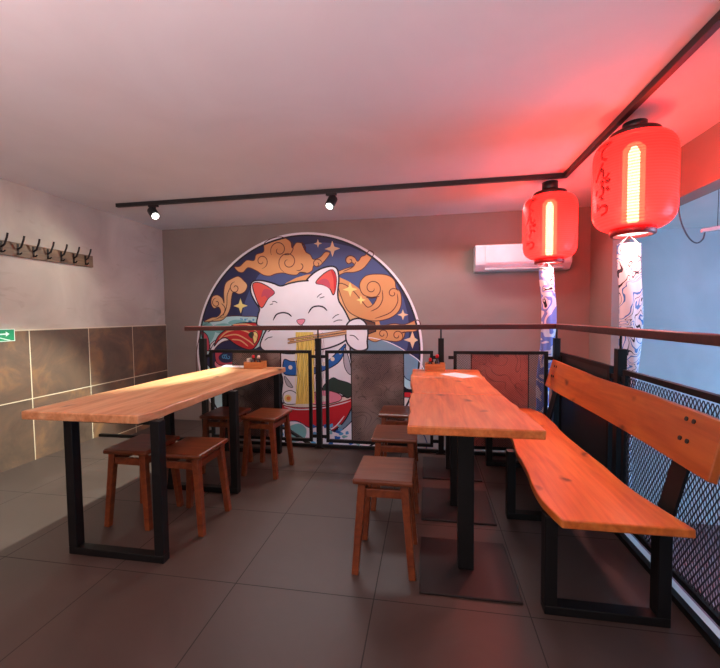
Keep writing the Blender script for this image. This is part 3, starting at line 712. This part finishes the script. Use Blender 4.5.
# ------------------------------------------------------------------ table clutter
CADW = wood('pale_caddy_wood', 'b0622f', 'cb7d3f', 'db9152', 0, 2, False, .4)
def caddy(x, y, rz, l):
    t = thing('condiment_caddy', l, 'caddy', (x, y, TH), rz, 'wooden condiment boxes on the tables')
    bm = bmesh.new(); a, b, h = .085, .065, .062
    box(bm, (-a, -b, 0), (a, b, .008)); box(bm, (-a, -b, .008), (a, -b+.009, h)); box(bm, (-a, b-.009, .008), (a, b, h)); box(bm, (-a, -b+.009, .008), (-a+.009, b-.009, h)); box(bm, (a-.009, -b+.009, .008), (a, b-.009, h))
    obj('box', bm, CADW, t)
    return t
RB, RC, CM = mat('dark_soy_glass', '2a0d0c', .12), mat('red_bottle_cap', 'b81820', .3), mat('napkin_cream', 'ded2c6', .7)
def bottle(x, y, z, l, r=.022, h=.085, capm=None):
    t = thing('sauce_bottle', l, 'bottle', (x, y, z), 0, 'small sauce bottles in the wooden boxes')
    bm = bmesh.new(); lathe(bm, [(r*.9, 0), (r, .006), (r, h*.6), (r*.5, h*.85), (r*.5, h)], 16, cap0=True, cap1=True); obj('bottle_body', bm, RB, t, True)
    bm = bmesh.new(); lathe(bm, [(r*.62, h), (r*.62, h+.02), (r*.4, h+.028)], 14, cap0=True, cap1=True); obj('cap', bm, capm or RC, t, True)
caddy(-1.60, 3.42, 0, 'wooden condiment box with dark bottles on the left table')
bottle(-1.625, 3.43, TH+.009, 'dark sauce bottle with red cap, left in the box on left table')
bottle(-1.575, 3.44, TH+.009, 'dark sauce bottle with pale cap, right in the box on left table', capm=CM, h=.08)
bm = bmesh.new(); box(bm, (-.012, -.03, 0), (.012, .03, .082)); o = obj('napkin_stack', bm, CM, loc=(-1.662, 3.425, TH+.009)); tag(o, 'folded cream napkins standing in the box on the left table', 'napkins')
caddy(.065, 3.42, 0, 'wooden condiment box with red topped bottles on far right table')
bottle(.025, 3.43, TH+.009, 'dark sauce bottle with red cap, left in the box on far right table', h=.07)
bottle(.085, 3.44, TH+.009, 'taller dark sauce bottle with red cap, right in the box on far right table', h=.1)
PAP = mat('white_paper', 'e6dfe0', .5)
def paper(P, l):
    bm = bmesh.new(); q = [on(x, y, 'z', TH) for x, y in P]; c = np.mean([p[:2] for p in q], 0)
    slab(bm, [(p[0]-c[0], p[1]-c[1]) for p in q], 0, .0015); o = obj('menu_card', bm, PAP, loc=(c[0], c[1], TH+.0005)); tag(o, l, 'paper', 'menu cards on the tables')
paper([(440, 374.3), (463, 378.4), (479, 376.4), (455, 372.6)], 'white menu card lying on the far right table beside caddy')
paper([(221, 367), (243, 367.5), (245, 365.3), (226, 364.8)], 'white menu card lying beside the wooden box on the left table')

# ------------------------------------------------------------------ ceiling track and spotlights
TY = 3.58
bm = bmesh.new(); bar(bm, (-3.16, TY, ZC-.018), (1.15, TY, ZC-.020), .036, .036); bar(bm, (1.15, TY+.018, ZC-.020), (1.15, .4, ZC-.020), .036, .036)
tag(obj('lighting_track', bm, BLACK2), 'black L-shaped lighting track under the ceiling', 'track')
LENS = bpy.data.materials.new('lamp_lens'); LENS.use_nodes = True
b = LENS.node_tree.nodes['Principled BSDF']; b.inputs['Emission Color'].default_value = (1, .95, .88, 1); b.inputs['Emission Strength'].default_value = 6
def spotlight(x, tgt, l):
    t = thing('track_spotlight', l, 'spotlight', (x, TY, ZC-.036), 0, 'black spotlights on the ceiling track')
    bm = bmesh.new(); box(bm, (-.05, -.015, -.022), (.05, .015, 0)); tube(bm, [(.02, 0, -.022), (.02, 0, -.05)], .008, 8); obj('mount', bm, BLACK2, t)
    d = (Vector(tgt)-Vector((x, TY, ZC-.1))).normalized(); c = Vector((.0, 0, -.082))
    bm = bmesh.new(); tube(bm, [c-d*.055, c-d*.05, c+d*.055, c+d*.06], [.038, .045, .045, .042], 20); hd = obj('lamp_head', bm, BLACK2, t)
    bm = bmesh.new(); tube(bm, [c+d*.0605, c+d*.063], .033, 20); obj('lens', bm, LENS, hd)
spotlight(-2.74, (-1.2, 2.6, 0.9), 'black track spotlight nearest the tiled left wall')
spotlight(-0.88, (-1.3, 2.2, 0.5), 'black track spotlight above the cat mural')

# ------------------------------------------------------------------ paper lanterns
def shell_mat():
    m = bpy.data.materials.new('red_lantern_plastic'); m.use_nodes = True; nt = m.node_tree; nt.nodes.remove(nt.nodes['Principled BSDF'])
    out = nt.nodes['Material Output']
    tr = N(nt, 'ShaderNodeBsdfTransparent'); tr.inputs[0].default_value = (1.0, .30, .19, 1)
    tl = N(nt, 'ShaderNodeBsdfTranslucent'); tl.inputs[0].default_value = (1, .018, .014, 1)
    df = N(nt, 'ShaderNodeBsdfPrincipled'); df.inputs['Base Color'].default_value = (.75, .02, .02, 1); df.inputs['Roughness'].default_value = .3
    em = N(nt, 'ShaderNodeEmission'); em.inputs[0].default_value = (1, .03, .025, 1); em.inputs[1].default_value = .5
    a = N(nt, 'ShaderNodeMixShader'); a.inputs[0].default_value = .5; nt.links.new(tl.outputs[0], a.inputs[1]); nt.links.new(df.outputs[0], a.inputs[2])
    b = N(nt, 'ShaderNodeMixShader'); tc = N(nt, 'ShaderNodeTexCoord'); sx = N(nt, 'ShaderNodeSeparateXYZ'); nt.links.new(tc.outputs['Object'], sx.inputs[0])
    nt.links.new(mth(nt, 'MULTIPLY_ADD', mth(nt, 'SINE', mth(nt, 'MULTIPLY', sx.outputs[2], 2*math.pi/.0165)), .16, .27), b.inputs[0]); nt.links.new(a.outputs[0], b.inputs[1]); nt.links.new(tr.outputs[0], b.inputs[2])
    ad = N(nt, 'ShaderNodeAddShader'); nt.links.new(b.outputs[0], ad.inputs[0]); nt.links.new(em.outputs[0], ad.inputs[1])
    nt.links.new(ad.outputs[0], out.inputs[0]); return m
SHELL = shell_mat()
def emis(name, c, s):
    m = bpy.data.materials.new(name); m.use_nodes = True; b = m.node_tree.nodes['Principled BSDF']
    b.inputs['Base Color'].default_value = (.8, .7, .6, 1); b.inputs['Emission Color'].default_value = c; b.inputs['Emission Strength'].default_value = s; return m
BULB = emis('warm_bulb', (1, .80, .60, 1), 45); INNER = emis('lantern_underside_glow', (1, .80, .68, 1), 2.2)
HALO = bpy.data.materials.new('bulb_halo_glow'); HALO.use_nodes = True  # added glowing shell that imitates the blurred halo around the bulb
_nt = HALO.node_tree; _nt.nodes.remove(_nt.nodes['Principled BSDF']); _t = N(_nt, 'ShaderNodeBsdfTransparent'); _e = N(_nt, 'ShaderNodeEmission'); _e.inputs[0].default_value = (1, .42, .25, 1); _e.inputs[1].default_value = 7
_m = N(_nt, 'ShaderNodeMixShader'); _m.inputs[0].default_value = .5; _nt.links.new(_t.outputs[0], _m.inputs[1]); _nt.links.new(_e.outputs[0], _m.inputs[2]); _nt.links.new(_m.outputs[0], _nt.nodes['Material Output'].inputs[0])
CAPM = mat('lantern_cap_black', '1c0f10', .4); RINGM = mat('lantern_ring_dark_red', '8c1a1c', .35)
INK = mat('lantern_ink', '3c0508', .5); INKIN = emis('lantern_letter_red', (1, .035, .03, 1), .55); INKIN.node_tree.nodes['Principled BSDF'].inputs['Base Color'].default_value = (.7, .02, .02, 1)
KANA = {'te': [[(-.8, .8), (.1, .95), (.8, .9), (.2, .5), (-.05, 0), (.1, -.6), (.6, -.85)]],
        'n': [[(.1, .95), (-.25, .1), (-.8, -.85), (-.2, .0), (.15, .1), (.2, -.6), (.45, -.85), (.85, -.4)]],
        'pu': [[(-.1, .95), (.2, .65), (-.05, .45)], [(-.05, .35), (.25, -.1), (.1, -.7), (-.3, -.75)], [(-.6, .1), (-.8, -.5)], [(.55, .1), (.85, -.4)], [(.62, .9), (.82, .75), (.66, .6), (.5, .75), (.62, .9)]],
        'ra': [[(-.1, .95), (.3, .75)], [(-.45, .45), (-.5, -.25), (.1, .1), (.6, -.1), (.55, -.7), (-.1, -.95)]]}
def lantern(x, y, ztop, l, ang, R=.215, H=.545):
    """ztop: top of the red shade"""
    t = thing('paper_lantern', l, 'lantern', (x, y, ztop-H), 0, 'red lanterns hanging from the track')
    bm = bmesh.new(); prof = []; n = 84
    def rad(s):                                     # s 0..1 bottom to top
        e = .22
        if s < e: k = 1-s/e; return R*(.54+.46*math.sqrt(max(0, 1-k**2.4)))
        if s > 1-e: k = (s-(1-e))/e; return R*(.54+.46*math.sqrt(max(0, 1-k**2.4)))
        return R
    for i in range(n+1):
        s = i/n; prof.append((rad(s)+(.0018 if i % 2 else -.0006), s*H))
    lathe(bm, prof, 56); obj('shade', bm, SHELL, t, True)
    bm = bmesh.new(); lathe(bm, [(.02, H+.028), (R*.60, H+.028), (R*.62, H+.022), (R*.62, H-.016), (R*.58, H-.016), (.02, H+.018)], 40); lathe(bm, [(.075, H+.028), (.075, H+.05), (.02, H+.05)], 30, cap1=True); obj('top_cap', bm, CAPM, t, True)
    hs = obj('lamp_socket', (lambda b: (lathe(b, [(.060, H+.05), (.064, H+.054), (.064, min(H+.115, ZC-.045-(ztop-H))), (.014, min(H+.118, ZC-.043-(ztop-H))), (.014, ZC-.036-(ztop-H))], 24, cap0=True, cap1=True), b)[1])(bmesh.new()), BLACK2, t, True)
    bm = bmesh.new(); lathe(bm, [(R*.47, -.040), (R*.53, -.040), (R*.56, -.036), (R*.56, .016), (R*.52, .016), (R*.47, -.040)], 40); obj('bottom_ring', bm, RINGM, t, True)
    bm = bmesh.new(); lathe(bm, [(R*.48, -.020), (R*.30, -.014), (.03, -.013)], 40, cap1=True); obj('diffuser', bm, INNER, t, True)
    bm = bmesh.new(); tube(bm, [(0, 0, .03), (0, 0, .05), (0, 0, H*.84), (0, 0, H*.90)], [.022, .030, .030, .015], 16); bl = obj('bulb', bm, BULB, t, True)
    bm = bmesh.new(); tube(bm, [(0, 0, .02), (0, 0, .04), (0, 0, H*.88), (0, 0, H*.94)], [.04, .058, .058, .03], 20); obj('bulb_halo', bm, HALO, bl, True)  # halo shell added around the bulb for its glow
    # kana down the side, wrapped on the shade
    for wf, off, mt_, nm in ((.17, .004, INK, 'lettering'), (.05, .0052, INKIN, 'lettering_core')):
     bm = bmesh.new()
     for i, k in enumerate(('te', 'n', 'pu', 'ra')):
         zc = H*(.80-.19*i); sc = .053
         for st in KANA[k]:
             P = catmull(st, 5, False); L = []; Rr = []
             for j, (u, v) in enumerate(P):
                 a_, b_ = P[max(j-1, 0)], P[min(j+1, len(P)-1)]; dx, dy = b_[0]-a_[0], b_[1]-a_[1]; q = math.hypot(dx, dy) or 1; wd = wf*(1-.3*j/len(P))
                 for s_, lst in ((1, L), (-1, Rr)):
                     uu, vv = u-dy/q*wd*s_, v+dx/q*wd*s_; z = zc+vv*sc; r = rad(z/H)+off; th = ang+uu*sc*1.15/R
                     lst.append(bm.verts.new((r*math.cos(th), r*math.sin(th), z)))
             for j in range(len(P)-1): bm.faces.new((L[j], L[j+1], Rr[j+1], Rr[j]))
     lt_ = obj(nm, bm, mt_, t if nm == 'lettering' else lt_)
    d = bpy.data.lights.new('lantern_bulb_light', 'POINT'); d.energy = LANT; d.color = (1, .44, .54); d.shadow_soft_size = .1
    o = bpy.data.objects.new('lantern_bulb_light', d); COL.objects.link(o); o.location = (x, y, ztop-H*.66)
    d = bpy.data.lights.new('lantern_under_light', 'SPOT'); d.energy = 85; d.color = (1, .38, .32); d.shadow_soft_size = .08; d.spot_size = math.radians(125); d.spot_blend = .6
    o = bpy.data.objects.new('lantern_under_light', d); COL.objects.link(o); o.location = (x, y, ztop-H-.04)
LANT = 72
L1 = (1.055, 3.66); L2 = (1.235, 2.64)
lantern(L1[0], L1[1], 2.295, 'red lantern with painted characters hanging near the air conditioner, farther one', math.radians(210))
lantern(L2[0], L2[1], 2.325, 'large red lantern with painted characters hanging at right, nearer one', math.radians(199))

# cloth streamers under the lanterns
def cloth_mat(name, cols, seed, scale, dist):
    m = bpy.data.materials.new(name); m.use_nodes = True; nt = m.node_tree; bs = nt.nodes['Principled BSDF']
    tc = N(nt, 'ShaderNodeTexCoord'); mp = N(nt, 'ShaderNodeMapping'); mp.inputs['Location'].default_value = (seed, 1, 2); nt.links.new(tc.outputs['Object'], mp.inputs['Vector'])
    n = N(nt, 'ShaderNodeTexNoise'); n.inputs['Scale'].default_value = scale; n.inputs['Detail'].default_value = 1; n.inputs['Distortion'].default_value = dist
    nt.links.new(mp.outputs[0], n.inputs['Vector']); r = N(nt, 'ShaderNodeValToRGB'); r.color_ramp.interpolation = 'CONSTANT'; nt.links.new(n.outputs[0], r.inputs[0])
    e = r.color_ramp.elements
    while len(e) < len(cols): e.new(.5)
    for x, (p, c) in zip(e, cols): x.position = p; x.color = lin(c)
    nt.links.new(r.outputs[0], bs.inputs['Base Color']); bs.inputs['Roughness'].default_value = .8
    bs.inputs['Subsurface Weight'].default_value = 0
    return m
W_ = 'e8e2ea'
CL1 = cloth_mat('streamer_blue_print', [(0, W_), (.36, '7a8fd8'), (.47, W_), (.54, '7a8fd8'), (.60, W_), (.635, '1e1c2c'), (.66, W_), (.70, 'cf2b3c')], 1.7, 5, 1.0)
CL2 = cloth_mat('streamer_line_print', [(0, W_), (.40, '4a7fc4'), (.43, W_), (.49, '2a2838'), (.505, W_), (.56, '5a8fcf'), (.585, W_), (.64, '22202c'), (.67, W_)], 3.3, 6, 1.5)
def streamer(x, y, z1, z0, r1, r0, m_, l, sway=.02):
    t = thing('cloth_streamer', l, 'streamer', (x, y, z1), 0, 'printed cloth streamers under the lanterns')
    bm = bmesh.new(); seg = 28; rings = []; n = 40
    for i in range(n+1):
        s = i/n; z = (z0-z1)*s; ox = sway*math.sin(s*5); ring = []
        for k in range(seg):
            a_ = k*2*math.pi/seg; r = r1+(r0-r1)*s; f = 1+(.13*math.sin(3*a_+s*7)+.09*math.sin(5*a_-s*11))*min(1, s*6)
            ring.append(bm.verts.new((ox+r*f*math.cos(a_), r*f*.55*math.sin(a_), z)))
        rings.append(ring)
    for A, B in zip(rings, rings[1:]):
        for k in range(seg): bm.faces.new((A[k], A[(k+1) % seg], B[(k+1) % seg], B[k]))
    obj('cloth_tube', bm, m_, t, True)
    bm = bmesh.new()
    for k in range(4):
        a_ = k*math.pi/2+.5; tube(bm, [(r1*math.cos(a_), r1*.55*math.sin(a_), 0), (0, 0, .055)], .0022, 5)
    obj('string', bm, PAP, t)
streamer(1.04, L1[1]+.03, 1.680, .28, .062, .05, CL1, 'white and blue printed cloth streamer under the farther lantern')
streamer(1.24, L2[1]+.05, 1.70, .15, .068, .05, CL2, 'white streamer with blue and black line print under the nearer lantern', .012)

# ------------------------------------------------------------------ air conditioner
ac = thing('air_conditioner', 'white split air conditioner on the back wall beside farther lantern', 'air conditioner', (1.04, YB, 1.76))
ACW = mat('air_conditioner_white', 'd6ccd0', .3)
bm = bmesh.new(); pr_ = [(0, 0), (-.13, 0), (-.20, .065), (-.205, .10), (-.20, .275), (-.185, .29), (0, .29)]
A = [bm.verts.new((-.505, y, z)) for y, z in pr_]; B = [bm.verts.new((.505, y, z)) for y, z in pr_]
bm.faces.new(A); bm.faces.new(B[::-1])
for i in range(len(pr_)): bm.faces.new((A[i], A[(i+1) % 7], B[(i+1) % 7], B[i]))
obj('casing', bm, ACW, ac, bevel=.008)
bm = bmesh.new(); box(bm, (-.40, -.210, .085), (.49, -.2045, .278)); obj('front_panel', bm, ACW, ac, bevel=.003)
bm = bmesh.new(); bar(bm, (-.40, -.170, .028), (.42, -.170, .028), .012, .055, (0, 1, 1)); obj('air_flap', bm, mat('flap_grey', 'a3a5ab', .35), ac)
bm = bmesh.new(); 
vs = [bm.verts.new(v) for v in ((-.5055, -.11, .19), (-.5055, -.145, .215), (-.5055, -.14, .225), (-.5055, -.105, .20))]; bm.faces.new(vs)
obj('badge', bm, BLACK2, ac)

# ------------------------------------------------------------------ tube lamp with cable, lower level at right
YT = 3.3
tp = [on(x, y, 'y', YT) for x, y in ((678, 196), (679, 212), (683, 227), (690, 239), (697, 243), (703, 239), (705, 231))]
t0, t1 = Vector(on(701, 231, 'y', YT)), Vector(on(770, 219, 'y', YT-.1))
tl = thing('tube_lamp', 'white tube lamp hanging below the lowered ceiling at right', 'lamp', tuple(t0))
bm = bmesh.new(); bar(bm, (0, 0, 0), t1-t0, .03, .025); obj('lamp_tube', bm, mat('lamp_white', 'e6e6ea', .3), tl, bevel=.004)
tp[0] = (tp[0][0], tp[0][1], 2.17)
bm = bmesh.new(); tube(bm, [Vector(p)-t0 for p in catmull(tp, 6, False)], .005, 6); obj('cable', bm, mat('grey_cable', '46464e', .5), tl)
for k in (.25, .8):
    p = (t1-t0)*k; bm = bmesh.new(); tube(bm, [p, (p.x, p.y, 2.17-t0.z)], .002, 5); obj('hanger', bm, BLACK2, tl)
